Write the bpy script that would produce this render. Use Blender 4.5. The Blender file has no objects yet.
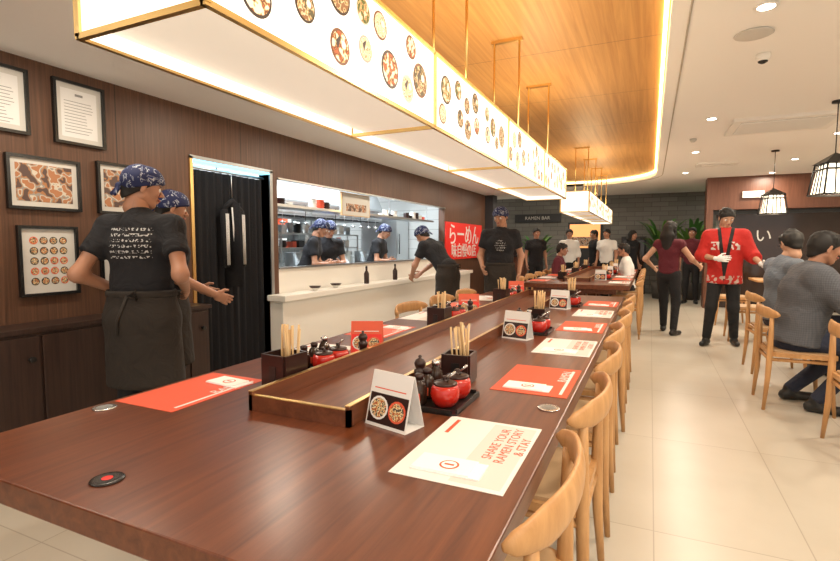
import bpy, math, random
import numpy as np
from mathutils import Vector, Matrix, Euler
random.seed(4)
D=bpy.data; SC=bpy.context.scene
COL=SC.collection
SC.view_settings.view_transform='Standard'
# ---------------------------------------------------------------- materials
def mat(name,col=(.8,.8,.8),rough=.5,metal=0,emi=None,es=0,bump=0,bscale=40,spec=None,trans=0,coat=0):
    m=D.materials.new(name); m.use_nodes=True; nt=m.node_tree; b=nt.nodes['Principled BSDF']
    b.inputs['Base Color'].default_value=(*col,1); b.inputs['Roughness'].default_value=rough; b.inputs['Metallic'].default_value=metal
    if emi: b.inputs['Emission Color'].default_value=(*emi,1); b.inputs['Emission Strength'].default_value=es
    if coat: b.inputs['Coat Weight'].default_value=coat; b.inputs['Coat Roughness'].default_value=.25
    if trans: b.inputs['Transmission Weight'].default_value=trans
    if bump:
        tc=nt.nodes.new('ShaderNodeTexCoord'); n=nt.nodes.new('ShaderNodeTexNoise'); n.inputs['Scale'].default_value=bscale; n.inputs['Detail'].default_value=3; n.inputs['Distortion'].default_value=.8
        nt.links.new(tc.outputs['Object'],n.inputs['Vector'])
        bp=nt.nodes.new('ShaderNodeBump'); bp.inputs['Strength'].default_value=bump; bp.inputs['Distance'].default_value=.03
        nt.links.new(n.outputs['Fac'],bp.inputs['Height']); nt.links.new(bp.outputs['Normal'],b.inputs['Normal'])
    return m
def nodes(m): nt=m.node_tree; return nt,nt.nodes['Principled BSDF'],nt.links
def ramp(nt,fac,stops,interp='LINEAR'):
    r=nt.nodes.new('ShaderNodeValToRGB'); r.color_ramp.interpolation=interp
    e=r.color_ramp.elements
    while len(e)<len(stops): e.new(.5)
    for i,(p,c) in enumerate(stops): e[i].position=p; e[i].color=(*c,1)
    nt.links.new(fac,r.inputs['Fac']); return r.outputs['Color']
def mapped(nt,scale,loc=(0,0,0)):
    tc=nt.nodes.new('ShaderNodeTexCoord'); mp=nt.nodes.new('ShaderNodeMapping'); mp.inputs['Scale'].default_value=scale; mp.inputs['Location'].default_value=loc
    nt.links.new(tc.outputs['Object'],mp.inputs['Vector']); return mp.outputs['Vector']
def M(nt,op,a,b=None):
    n=nt.nodes.new('ShaderNodeMath'); n.operation=op
    for i,x in enumerate((a,b)):
        if x is None: continue
        if isinstance(x,(int,float)): n.inputs[i].default_value=x
        else: nt.links.new(x,n.inputs[i])
    return n.outputs[0]
def mixc(nt,f,c1,c2):
    mx=nt.nodes.new('ShaderNodeMixRGB'); nt.links.new(f,mx.inputs['Fac'])
    for i,c in ((1,c1),(2,c2)):
        if isinstance(c,tuple): mx.inputs[i].default_value=(*c,1)
        else: nt.links.new(c,mx.inputs[i])
    return mx.outputs['Color']
def wood(name,c1,c2,stretch=(30,2,30),rough=.4,coat=0,seam=None):
    m=mat(name,c1,rough,coat=coat); nt,b,L=nodes(m)
    v=mapped(nt,stretch); n=nt.nodes.new('ShaderNodeTexNoise'); n.inputs['Scale'].default_value=1; n.inputs['Detail'].default_value=6; n.inputs['Roughness'].default_value=.65
    n.inputs['Distortion'].default_value=.6
    L.new(v,n.inputs['Vector'])
    mid=tuple((a+b_)/2 for a,b_ in zip(c1,c2))
    c=ramp(nt,n.outputs['Fac'],[(.3,c1),(.5,mid),(.7,c2)])
    if seam:
        ax,per,w=seam
        tc=nt.nodes.new('ShaderNodeTexCoord'); s=nt.nodes.new('ShaderNodeSeparateXYZ'); L.new(tc.outputs['Object'],s.inputs[0])
        f=M(nt,'FRACT',M(nt,'DIVIDE',s.outputs[ax],per)); k=M(nt,'LESS_THAN',f,w)
        c=mixc(nt,k,c,tuple([x*.35 for x in c1]))
    L.new(c,b.inputs['Base Color']); return m

m_table=wood('walnut_table',(.080,.019,.007),(.185,.055,.020),(34,1.6,34),.30,coat=.15)
m_trough=wood('walnut_trough',(.10,.029,.011),(.20,.064,.027),(34,2,34),.3)
m_wall=wood('walnut_wall',(.062,.027,.014),(.145,.067,.036),(60,60,1.4),.5,seam=(1,1.2,.006))
m_cab=wood('dark_cabinet_wood',(.022,.010,.008),(.050,.024,.016),(60,60,2),.45)
m_ceilw=wood('honey_oak_ceiling',(.48,.235,.07),(.68,.385,.135),(24,.7,24),.45,seam=(1,1.3,.004))
m_oak=wood('oak_chair',(.44,.22,.08),(.62,.345,.145),(22,22,4),.42)
m_bulk=wood('dark_red_wood',(.10,.035,.018),(.17,.065,.035),(30,30,2),.4)
m_brass=mat('brass',(.80,.55,.22),.28,1)
m_white=mat('white_paint',(.86,.84,.80),.7)
m_ceil=mat('ceiling_paint',(.93,.915,.89),.8)
m_black=mat('black_satin',(.012,.011,.011),.35)
m_blackp=mat('black_plastic',(.02,.018,.018),.25)
m_steel=mat('stainless_steel',(.58,.60,.61),.3,1)
m_steel2=mat('brushed_steel',(.40,.42,.43),.4,.85)
m_paper=mat('paper_white',(.80,.79,.78),.6); m_napk=mat('napkin_tissue',(.93,.93,.93),.9)
m_coral=mat('coral_red_print',(.74,.105,.045),.5)
m_red=mat('red_lacquer',(.50,.018,.010),.15,coat=.5)
m_redp=mat('red_print',(.70,.02,.015),.5,emi=(.8,.02,.01),es=.15)
m_maroon=mat('dark_box_wood',(.028,.010,.008),.3)
m_stick=mat('bamboo_chopstick',(.72,.50,.26),.5)
m_glass=mat('dark_glass',(.03,.015,.01),.06)
m_silver=mat('silver',(.7,.7,.7),.25,1)
m_lamp=mat('lamp_emit',(1,1,1),.5,emi=(1,.92,.80),es=14)
m_signo=mat('sign_orange',(1,.5,.2),.5,emi=(1,.45,.15),es=.8)
m_cove=mat('cove_led',(1,1,1),.5,emi=(1,.66,.27),es=8)
m_strip=mat('kitchen_tube',(1,1,1),.5,emi=(.85,.95,1),es=10)
m_blue=mat('door_blue_light',(.1,.5,.8),.5,emi=(.25,.75,1),es=2.5)
m_panel=mat('light_box_panel',(.9,.88,.82),.5,emi=(1,.93,.80),es=1.1)
m_under=mat('light_box_diffuser',(.8,.76,.68),.5,emi=(1,.88,.70),es=.42)
m_shade=mat('lantern_paper',(.9,.88,.8),.6,emi=(1,.86,.64),es=2.2)
m_plaster=mat('counter_white',(.87,.85,.80),.35)
m_leaf=mat('leaf_green',(.05,.16,.035),.5); m_leaf2=mat('leaf_light',(.12,.26,.05),.5)
m_pot=mat('planter_dark',(.05,.045,.04),.6)
m_curt=mat('black_curtain',(.006,.006,.009),.9,bump=.2)
m_far=mat('far_dark',(.03,.03,.034),.6)
m_skin=mat('skin',(.42,.21,.13),.5); m_skin2=mat('skin_fair',(.54,.31,.205),.5)
m_hair=mat('black_hair',(.008,.006,.005),.65)
m_lip=mat('lips',(.36,.11,.085),.5); m_eye=mat('eye_white',(.75,.73,.7),.3); m_iris=mat('iris',(.02,.012,.008),.2)
m_tee=mat('black_tee',(.010,.010,.013),.9,bump=.8,bscale=9)
m_apron=mat('brown_apron',(.024,.018,.014),.9,bump=.8,bscale=7)
m_trous=mat('black_trousers',(.010,.010,.012),.85,bump=.7,bscale=9)
m_jean=mat('dark_jeans',(.02,.026,.05),.8,bump=.6,bscale=10)
m_shoe=mat('black_shoe',(.015,.015,.015),.4)
m_burg=mat('burgundy_vest',(.10,.008,.018),.8,bump=.6,bscale=10)
m_chefw=mat('chef_white',(.75,.75,.73),.8,bump=.5,bscale=10)
m_glove=mat('white_glove',(.85,.85,.85),.6)
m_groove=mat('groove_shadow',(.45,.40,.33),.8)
m_tint=mat('print_tint',(.72,.65,.62),.6)

m_floor=mat('floor_tile',(.7,.64,.55),.30); nt,b,L=nodes(m_floor)
v=mapped(nt,(1,1,1),(.55,0,0)); br=nt.nodes.new('ShaderNodeTexBrick'); L.new(v,br.inputs['Vector'])
br.offset=0; br.inputs['Scale'].default_value=1; br.inputs['Mortar Size'].default_value=.0028; br.inputs['Brick Width'].default_value=.6; br.inputs['Row Height'].default_value=1.2; br.inputs['Bias'].default_value=0
br.inputs['Color1'].default_value=(.60,.555,.475,1); br.inputs['Color2'].default_value=(.57,.525,.445,1); br.inputs['Mortar'].default_value=(.42,.37,.30,1)
nz=nt.nodes.new('ShaderNodeTexNoise'); nz.inputs['Scale'].default_value=1.6; nz.inputs['Detail'].default_value=6; L.new(v,nz.inputs['Vector'])
c=ramp(nt,nz.outputs['Fac'],[(.3,(.88,.87,.85)),(.7,(1,1,1))])
mu=nt.nodes.new('ShaderNodeMixRGB'); mu.blend_type='MULTIPLY'; mu.inputs['Fac'].default_value=1; L.new(br.outputs['Color'],mu.inputs[1]); L.new(c,mu.inputs[2]); L.new(mu.outputs[0],b.inputs['Base Color'])
m_ktile=mat('kitchen_tile',(.7,.72,.72),.25); nt,b,L=nodes(m_ktile)
tc=nt.nodes.new('ShaderNodeTexCoord'); s=nt.nodes.new('ShaderNodeSeparateXYZ'); L.new(tc.outputs['Object'],s.inputs[0]); cb=nt.nodes.new('ShaderNodeCombineXYZ'); L.new(s.outputs[1],cb.inputs[0]); L.new(s.outputs[2],cb.inputs[1])
br=nt.nodes.new('ShaderNodeTexBrick'); L.new(cb.outputs[0],br.inputs['Vector']); br.offset=0; br.inputs['Scale'].default_value=1; br.inputs['Mortar Size'].default_value=.004; br.inputs['Brick Width'].default_value=.2; br.inputs['Row Height'].default_value=.2
br.inputs['Color1'].default_value=(.60,.62,.61,1); br.inputs['Color2'].default_value=(.55,.57,.56,1); br.inputs['Mortar'].default_value=(.28,.29,.29,1); L.new(br.outputs['Color'],b.inputs['Base Color'])
m_stone=mat('grey_stone',(.2,.2,.19),.7); nt,b,L=nodes(m_stone)
tc=nt.nodes.new('ShaderNodeTexCoord'); s=nt.nodes.new('ShaderNodeSeparateXYZ'); L.new(tc.outputs['Object'],s.inputs[0]); cb=nt.nodes.new('ShaderNodeCombineXYZ'); L.new(s.outputs[0],cb.inputs[0]); L.new(s.outputs[2],cb.inputs[1])
br=nt.nodes.new('ShaderNodeTexBrick'); L.new(cb.outputs[0],br.inputs['Vector']); br.inputs['Scale'].default_value=1; br.inputs['Mortar Size'].default_value=.006; br.inputs['Brick Width'].default_value=.4; br.inputs['Row Height'].default_value=.12
br.inputs['Color1'].default_value=(.20,.195,.18,1); br.inputs['Color2'].default_value=(.15,.145,.13,1); br.inputs['Mortar'].default_value=(.09,.085,.08,1); L.new(br.outputs['Color'],b.inputs['Base Color'])
m_band=mat('navy_bandana',(.01,.02,.1),.8); nt,b,L=nodes(m_band)
v=mapped(nt,(1,1,1)); vo=nt.nodes.new('ShaderNodeTexNoise'); vo.inputs['Scale'].default_value=20; vo.inputs['Distortion'].default_value=2.5; L.new(v,vo.inputs['Vector'])
L.new(ramp(nt,vo.outputs['Fac'],[(0,(.006,.012,.065)),(.575,(.42,.45,.50)),(.625,(.008,.020,.11))],'CONSTANT'),b.inputs['Base Color'])
def text_tee(name,zc,hz,hx,side,round_=False):
    m=mat(name,(.014,.014,.017),.9,bump=.8,bscale=9); nt,b,L=nodes(m)
    tc=nt.nodes.new('ShaderNodeTexCoord'); s=nt.nodes.new('ShaderNodeSeparateXYZ'); L.new(tc.outputs['Object'],s.inputs[0]); X,Y,Z=s.outputs
    zz=M(nt,'ABSOLUTE',M(nt,'SUBTRACT',Z,zc)); xx=M(nt,'ABSOLUTE',X)
    if round_: box=M(nt,'LESS_THAN',M(nt,'ADD',M(nt,'MULTIPLY',xx,xx),M(nt,'MULTIPLY',zz,zz)),hx*hx)
    else: box=M(nt,'MULTIPLY',M(nt,'LESS_THAN',zz,hz),M(nt,'LESS_THAN',xx,hx))
    sd=M(nt,'GREATER_THAN',M(nt,'MULTIPLY',Y,side),.03)
    rows=M(nt,'GREATER_THAN',M(nt,'FRACT',M(nt,'MULTIPLY',Z,32)),.5)
    cb=nt.nodes.new('ShaderNodeCombineXYZ'); L.new(M(nt,'MULTIPLY',X,85),cb.inputs[0]); L.new(M(nt,'MULTIPLY',Z,80),cb.inputs[1])
    n=nt.nodes.new('ShaderNodeTexNoise'); n.inputs['Scale'].default_value=1; n.inputs['Detail'].default_value=0; L.new(cb.outputs[0],n.inputs['Vector'])
    k=M(nt,'MULTIPLY',M(nt,'MULTIPLY',box,sd),M(nt,'MULTIPLY',rows,M(nt,'GREATER_THAN',n.outputs['Fac'],.55)))
    L.new(mixc(nt,k,(.010,.010,.013),(.50,.50,.50)),b.inputs['Base Color']); return m
m_teeback=text_tee('black_tee_back_print',1.29,.085,.12,-1)
m_teefront=text_tee('black_tee_front_logo',1.27,.07,.075,1,True)
m_happi=mat('red_happi',(.62,.02,.015),.75,bump=.6,bscale=10); nt,b,L=nodes(m_happi)
tc=nt.nodes.new('ShaderNodeTexCoord'); s=nt.nodes.new('ShaderNodeSeparateXYZ'); L.new(tc.outputs['Object'],s.inputs[0]); X,Y,Z=s.outputs
ax_=M(nt,'ABSOLUTE',X)
col=M(nt,'MULTIPLY',M(nt,'LESS_THAN',M(nt,'ABSOLUTE',M(nt,'SUBTRACT',ax_,M(nt,'MULTIPLY',M(nt,'SUBTRACT',Z,.95),.14))),.020),M(nt,'GREATER_THAN',Y,.02))
n=nt.nodes.new('ShaderNodeTexNoise'); n.inputs['Scale'].default_value=26; n.inputs['Detail'].default_value=0; L.new(tc.outputs['Object'],n.inputs['Vector'])
bandz=M(nt,'MULTIPLY',M(nt,'LESS_THAN',M(nt,'ABSOLUTE',M(nt,'SUBTRACT',Z,1.27)),.05),M(nt,'LESS_THAN',M(nt,'ABSOLUTE',M(nt,'SUBTRACT',ax_,.11)),.045))
prn=M(nt,'MULTIPLY',bandz,M(nt,'GREATER_THAN',n.outputs['Fac'],.5))
hem=M(nt,'MULTIPLY',M(nt,'LESS_THAN',Z,.90),M(nt,'GREATER_THAN',n.outputs['Fac'],.55))
c1=mixc(nt,col,(.50,.016,.012),(.012,.01,.01)); c2=mixc(nt,prn,c1,(.65,.58,.56)); c3=mixc(nt,hem,c2,(.55,.4,.36)); L.new(c3,b.inputs['Base Color'])
def plaid(name,c1,c2):
    m=mat(name,c1,.85,bump=.6,bscale=9); nt,b,L=nodes(m)
    tc=nt.nodes.new('ShaderNodeTexCoord'); s=nt.nodes.new('ShaderNodeSeparateXYZ'); L.new(tc.outputs['Object'],s.inputs[0])
    a=M(nt,'LESS_THAN',M(nt,'FRACT',M(nt,'MULTIPLY',M(nt,'ADD',s.outputs[0],s.outputs[1]),60)),.4); c=M(nt,'LESS_THAN',M(nt,'FRACT',M(nt,'MULTIPLY',s.outputs[2],60)),.4)
    L.new(mixc(nt,M(nt,'MULTIPLY',M(nt,'ADD',a,c),.5),c1,c2),b.inputs['Base Color']); return m
m_grey=plaid('grey_check_shirt',(.105,.11,.125),(.07,.075,.09)); m_blueg=plaid('blue_grey_shirt',(.15,.17,.20),(.10,.12,.155))
def food(name,cols,sc=60,e=.45):
    m=mat(name,cols[0],.5); nt,b,L=nodes(m); v=mapped(nt,(1,1,1)); nn=nt.nodes.new('ShaderNodeTexNoise'); nn.inputs['Scale'].default_value=sc; nn.inputs['Detail'].default_value=1; L.new(v,nn.inputs['Vector'])
    c=ramp(nt,nn.outputs['Fac'],[(0 if i==0 else .38+.24*i/len(cols),cc) for i,cc in enumerate(cols)],'CONSTANT'); L.new(c,b.inputs['Base Color'])
    if e: L.new(c,b.inputs['Emission Color']); b.inputs['Emission Strength'].default_value=e
    return m
m_food=[food('ramen_print_a',[(.10,.12,.03),(.60,.42,.18),(.38,.17,.06),(.80,.72,.5)]),food('ramen_print_b',[(.45,.12,.04),(.2,.07,.03),(.66,.42,.18),(.8,.74,.6)]),food('ramen_print_c',[(.3,.14,.06),(.72,.62,.4),(.5,.30,.12),(.12,.10,.05)]),food('gyoza_print',[(.75,.60,.35),(.85,.78,.62),(.55,.30,.12),(.8,.7,.5)])]
m_rims=[mat('bowl_rim_dark',(.03,.02,.02),.4,emi=(.10,.06,.04),es=.5),mat('bowl_rim_grey',(.4,.36,.32),.4,emi=(.45,.38,.30),es=.5),mat('bowl_rim_brown',(.16,.06,.03),.4,emi=(.2,.09,.04),es=.6),mat('bowl_rim_cream',(.7,.66,.58),.4,emi=(.7,.62,.5),es=.5)]
m_egg=mat('egg_print',(.8,.78,.74),.4,emi=(.8,.72,.55),es=.5)
m_foodn=food('menu_food_print',[(.40,.09,.03),(.70,.45,.16),(.82,.74,.5),(.08,.05,.03)],120,0)
m_art=food('art_print',[(.10,.06,.05),(.40,.18,.07),(.30,.28,.25),(.60,.54,.45),(.42,.18,.08)],20,0)
m_mattw=mat('picture_mat',(.62,.60,.56),.6); m_blackframe=mat('black_frame',(.01,.01,.01),.25)
m_ink=mat('ink_grey',(.25,.25,.25),.7)

# ---------------------------------------------------------------- mesh builder
class B:
    def __init__(s): s.v=[];s.f=[];s.m=[];s.s=[];s.mats=[]
    def mi(s,m):
        if m not in s.mats: s.mats.append(m)
        return s.mats.index(m)
    def add(s,vs,fs,m,smooth=False):
        o=len(s.v); s.v+= [tuple(map(float,q)) for q in vs]; k=s.mi(m)
        for f in fs: s.f.append(tuple(int(i)+o for i in f)); s.m.append(k); s.s.append(smooth)
        return s
    def box(s,x0,x1,y0,y1,z0,z1,m):
        vs=[(x,y,z) for x in (x0,x1) for y in (y0,y1) for z in (z0,z1)]
        return s.add(vs,[(0,1,3,2),(4,6,7,5),(0,4,5,1),(2,3,7,6),(0,2,6,4),(1,5,7,3)],m)
    def rbox(s,x0,x1,y0,y1,z0,z1,r,m,n=4):
        pts=[]
        for cx,cy,a0 in ((x1-r,y1-r,0),(x0+r,y1-r,90),(x0+r,y0+r,180),(x1-r,y0+r,270)):
            for i in range(n+1):
                a=math.radians(a0+90*i/n); pts.append((cx+r*math.cos(a),cy+r*math.sin(a)))
        N=len(pts); vs=[(x,y,z0) for x,y in pts]+[(x,y,z1) for x,y in pts]
        fs=[tuple(range(N))[::-1],tuple(range(N,2*N))]+[(i,(i+1)%N,(i+1)%N+N,i+N) for i in range(N)]
        return s.add(vs,fs,m)
    def tube(s,pts,rad,m,n=10,caps=True):
        P=[Vector(p) for p in pts]; R=rad if isinstance(rad,(list,tuple)) else [rad]*len(P); vs=[];fs=[]
        up=None
        for i,p in enumerate(P):
            t=(P[min(i+1,len(P)-1)]-P[max(i-1,0)]).normalized()
            if up is None: up=Vector((0,0,1)) if abs(t.z)<.9 else Vector((1,0,0))
            u=(up-t*up.dot(t)).normalized(); w=t.cross(u); up=u
            ru,rw=(R[i] if isinstance(R[i],tuple) else (R[i],R[i]))
            for k in range(n):
                a=2*math.pi*k/n; vs.append(p+u*math.cos(a)*ru+w*math.sin(a)*rw)
        for i in range(len(P)-1):
            for k in range(n): fs.append((i*n+k,i*n+(k+1)%n,(i+1)*n+(k+1)%n,(i+1)*n+k))
        if caps: fs+= [tuple(range(n))[::-1],tuple(range((len(P)-1)*n,len(P)*n))]
        return s.add(vs,fs,m,True)
    def lathe(s,c,prof,m,n=24):
        vs=[];fs=[]
        for r,z in prof:
            for k in range(n):
                a=2*math.pi*k/n; vs.append((c[0]+r*math.cos(a),c[1]+r*math.sin(a),c[2]+z))
        for i in range(len(prof)-1):
            for k in range(n): fs.append((i*n+k,i*n+(k+1)%n,(i+1)*n+(k+1)%n,(i+1)*n+k))
        fs+= [tuple(range(n))[::-1],tuple(range((len(prof)-1)*n,len(prof)*n))]
        return s.add(vs,fs,m,True)
    def disc(s,c,r,ax,m,n=24,r2=None):
        vs=[]
        for k in range(n):
            a=2*math.pi*k/n; p,q=r*math.cos(a),(r2 or r)*math.sin(a)
            vs.append({'x':(c[0],c[1]+p,c[2]+q),'y':(c[0]+p,c[1],c[2]+q),'z':(c[0]+p,c[1]+q,c[2])}[ax])
        return s.add(vs,[tuple(range(n))],m)
    def quad(s,a,b,c,d,m): return s.add([a,b,c,d],[(0,1,2,3)],m)
    def obj(s,name,loc=(0,0,0),rz=0,bevel=0):
        me=D.meshes.new(name); me.from_pydata(s.v,[],s.f)
        for m in s.mats: me.materials.append(m)
        me.polygons.foreach_set('material_index',s.m); me.polygons.foreach_set('use_smooth',s.s); me.update()
        o=D.objects.new(name,me); o.location=loc; o.rotation_euler=(0,0,math.radians(rz)); COL.objects.link(o)
        if bevel:
            b=o.modifiers.new('bev','BEVEL'); b.width=bevel; b.segments=2; b.limit_method='ANGLE'; b.angle_limit=math.radians(50)
        return o
def dup(o,loc,rz=None):
    c=o.copy(); c.location=loc
    if rz is not None: c.rotation_euler=(0,0,math.radians(rz))
    COL.objects.link(c); return c
def text(body,size,loc,rot,m,parent,ext=.001,ax='CENTER'):
    cu=D.curves.new('lettering','FONT'); cu.body=body; cu.size=size; cu.extrude=ext; cu.align_x=ax; cu.align_y='CENTER'
    o=D.objects.new('lettering',cu); o.location=loc; o.rotation_euler=[math.radians(a) for a in rot]; cu.materials.append(m); COL.objects.link(o)
    if parent: o.parent=parent; o.matrix_parent_inverse=parent.matrix_basis.inverted()
    return o

# ---------------------------------------------------------------- room shell
B().box(-7,6,-2.5,16,-.1,0,m_floor).obj('floor')
b=B(); XW=-3.5
b.box(XW-.12,XW,-2.5,3.03,0,2.42,m_wall).box(XW-.12,XW,3.03,3.98,2.02,2.42,m_wall).box(XW-.12,XW,3.98,4.10,0,2.42,m_wall)
b.box(XW-.12,XW,4.10,8.7,1.97,2.42,m_wall).box(XW-.12,XW,8.7,11.2,0,2.42,m_wall)
b.obj('wall_left')
B().box(XW-.12,XW,4.10,8.7,0,1.03,m_plaster).box(XW-.13,XW+.02,4.10,8.7,1.03,1.045,m_steel).obj('wall_kitchen_sill')
b=B(); b.box(XW-.13,XW+.012,3.98,4.02,0,2.02,m_steel2).box(XW-.13,XW+.012,3.02,3.05,0,2.02,m_brass).box(XW-.13,XW+.012,3.02,4.02,2.0,2.03,m_steel2); b.obj('trim_door')
B().box(XW-.10,XW+.006,3.05,3.98,1.985,2.0,m_blue).obj('trim_door_light')
B().box(XW-.04,XW+.02,4.1,8.7,1.955,1.97,m_steel).obj('trim_kitchen_opening')
B().box(-3.62,-1.95,-2.5,12.2,2.42,2.5,m_ceil).box(-1.99,-1.95,-2.5,12.2,2.5,2.74,m_ceil).obj('ceiling_soffit')
b=B()
ytop=12.0; xr=.07; rc=1.5
arc=[(xr-rc+rc*math.cos(math.radians(a)),ytop-rc+rc*math.sin(math.radians(a))) for a in range(0,91,6)]
edge=[(xr,-2.5)]+arc+[(-1.95,ytop)]
Z=2.62; n=len(edge); vs=[];fs=[]
for (x,y) in edge[:-1]: vs+= [(x,y,Z),(6,y,Z)]
for i in range(n-2): fs.append((2*i,2*i+1,2*i+3,2*i+2))
b.add(vs,fs,m_ceil); b.box(-7,6,ytop,16,Z,Z+.05,m_ceil)
vs=[];fs=[]
for (x,y) in edge: vs+= [(x,y,Z),(x,y,Z+.1)]
for i in range(n-1): fs.append((2*i,2*i+1,2*i+3,2*i+2))
b.add(vs,fs,m_ceil,True); b.obj('ceiling')
B().box(-1.95,.3,-2.5,12.3,2.72,2.76,m_ceilw).obj('ceiling_wood_panel')
pts=[(x-.025,y-.02,2.70) for i,(x,y) in enumerate(edge)]
B().tube(pts,.014,m_cove,6).obj('cove_led_strip')
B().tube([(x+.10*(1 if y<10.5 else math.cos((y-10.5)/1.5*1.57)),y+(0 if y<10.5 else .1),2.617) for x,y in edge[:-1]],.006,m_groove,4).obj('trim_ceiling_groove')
B().box(5.5,5.6,-2.5,14.6,0,2.62,m_white).obj('wall_right')
B().box(1.0,5.5,11.6,12.0,1.98,2.62,m_bulk).box(1.0,1.12,11.6,12,0,1.98,m_bulk).box(3.4,5.5,11.7,11.8,0,1.98,m_far).obj('wall_back_bulkhead')
B().box(-7,5.6,14.5,14.6,0,2.62,m_stone).obj('wall_back')
B().box(-3.62,-3.3,11.2,11.5,0,2.62,m_far).obj('dark_column')
B().box(-7,-6.9,-2.5,12,0,2.6,m_ktile).obj('wall_kitchen_back')
B().box(-6.9,XW-.12,2.9,3.0,0,2.5,m_ktile).box(-6.9,XW-.12,9.5,9.6,0,2.5,m_ktile).obj('wall_kitchen_side')
B().box(-7,XW-.12,2.9,9.6,2.5,2.6,m_white).obj('ceiling_kitchen')
b=B(); x0=XW+.002; b.box(x0,-3.25,-2.5,2.95,.0,.77,m_cab).box(x0,-3.23,-2.5,2.97,.77,.80,m_cab)
y=-2.45
while y<2.9:
    y2=min(y+.52,2.93); b.box(-3.25,-3.235,y+.008,y2-.008,.08,.75,m_cab)
    b.tube([(-3.235,y2-.06,.62),(-3.205,y2-.06,.62)],[.014,.018],m_black,10); y+=.52
b.obj('sideboard_cabinet',bevel=.003)
def frame(y0,y1,z0,z1,kind):
    b=B(); w=.018; x=XW
    b.box(x+.002,x+.03,y0,y1,z0,z0+w,m_blackframe).box(x+.002,x+.03,y0,y1,z1-w,z1,m_blackframe).box(x+.002,x+.03,y0,y0+w,z0+w,z1-w,m_blackframe).box(x+.002,x+.03,y1-w,y1,z0+w,z1-w,m_blackframe)
    b.box(x+.002,x+.012,y0+w,y1-w,z0+w,z1-w,m_mattw); W=y1-y0;H=z1-z0; xf=x+.0135
    if kind=='doc':
        b.box(x+.012,x+.0125,y0+.05,y1-.05,z0+.05,z1-.05,m_paper)
        b.box(x+.012,xf,y0+.14,y1-.14,z1-.09,z1-.075,m_ink)
        for i in range(11): b.box(x+.012,xf,y0+.07,y1-.07-random.random()*.06,z1-.13-i*.02,z1-.1265-i*.02,m_ink)
    elif kind=='art': b.box(x+.012,x+.014,y0+.05,y1-.05,z0+.05,z1-.05,m_art)
    else:
        for i in range(4):
            for j in range(5):
                cy=y0+.06+(W-.12)*(i+.5)/4; cz=z0+.06+(H-.12)*(j+.5)/5
                b.disc((x+.0135,cy,cz),.024,'x',random.choice([m_maroon,m_coral,m_black]),16); b.disc((x+.0145,cy,cz),.019,'x',m_foodn,14)
    b.obj('picture_frame')
frame(1.50,1.84,1.95,2.34,'doc'); frame(1.98,2.31,1.94,2.35,'doc'); frame(1.70,2.125,1.50,1.83,'art'); frame(1.74,2.09,.96,1.40,'bowls'); frame(2.24,2.57,1.50,1.86,'art'); frame(2.24,2.57,1.0,1.40,'bowls')
b=B(); vs=[];fs=[]; N=90
for i in range(N+1):
    y=3.06+.90*i/N
    for j,z in enumerate((.03,.7,1.4,1.93)):
        vs.append((XW-.07+.022*math.sin(i*.75)*(1-.35*j/3)+.008*math.sin(i*2.1+j),y,z))
for i in range(N):
    for j in range(3): fs.append((i*4+j,i*4+4+j,i*4+5+j,i*4+1+j))
b.add(vs,fs,m_curt,True); b.tube([(XW-.07,3.03,1.945),(XW-.07,3.98,1.945)],.012,m_steel,8)
b.obj('black_doorway_curtain')
b=B(); q=XW+.012; b.tube([(q,3.36,1.60),(q,3.47,1.68),(q,3.58,1.60)],[.02,.03,.02],m_curt,8)
b.tube([(q,3.47,1.66),(q,3.47,1.3),(q,3.47,.9)],[(.10,.02),(.11,.025),(.12,.025)],m_curt,12)
for yy in (3.37,3.57): b.tube([(q,yy,1.60),(q+.01,yy,1.3),(q+.01,yy,1.08)],[.035,.034,.03],m_curt,10)
for yy in (3.37,3.565):
    for k in (-1,0,1): b.tube([(q+.042,yy+k*.014,1.56),(q+.046,yy+k*.013,1.10)],.004,m_paper,5)
b.tube([(q+.03,3.44,1.62),(q+.034,3.46,1.2)],.008,m_paper,5); b.tube([(q+.03,3.51,1.62),(q+.034,3.49,1.2)],.008,m_paper,5)
b.tube([(q,3.47,1.68),(q,3.47,1.93),(q-.06,3.47,1.96)],.004,m_steel,6)
b.obj('hanging_uniform_jacket')
b=B(); x0=XW+.032; b.box(x0,-3.24,3.88,9.6,.72,.78,m_plaster).box(x0,-3.30,3.92,9.6,.10,.72,m_plaster).box(x0,-3.34,3.94,9.6,0,.10,m_black)
b.obj('service_counter',bevel=.006)
for yy in (4.5,4.9,5.6,6.4,7.1):
    b=B()
    if int(yy*10)%2: b.lathe((0,0,0),[(.02,0),(.05,.03),(.065,.05),(.06,.05)],m_white,16).lathe((0,0,.03),[(.05,0),(.066,.02),(.066,.022)],m_maroon,16); b.obj('serving_bowl',(-3.34,yy,.78))
    else: b.lathe((0,0,0),[(.03,0),(.034,.01),(.034,.13),(.014,.17),(.014,.20)],m_white if yy<5 else m_maroon,16).lathe((0,0,.2),[(.016,0),(.012,.03)],m_black,12); b.obj('squeeze_bottle',(-3.34,yy,.78))
b=B(); b.box(-5.6,-4.75,4.0,8.6,1.72,1.95,m_steel2).add([(-5.6,4.0,1.95),(-4.75,4.0,1.95),(-4.75,8.6,1.95),(-5.6,8.6,1.95),(-5.4,4.2,2.48),(-4.9,4.2,2.48),(-4.9,8.4,2.48),(-5.4,8.4,2.48)],[(0,1,5,4),(1,2,6,5),(2,3,7,6),(3,0,4,7)],m_steel2)
for i in range(6):
    b.box(-4.752,-4.735,4.05+i*.76,4.75+i*.76,1.75,1.92,m_steel)
    for k in range(9): b.box(-5.0,-4.78,4.1+i*.76+k*.07,4.13+i*.76+k*.07,1.71,1.72,m_black)
b.obj('kitchen_extractor_hood')
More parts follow.
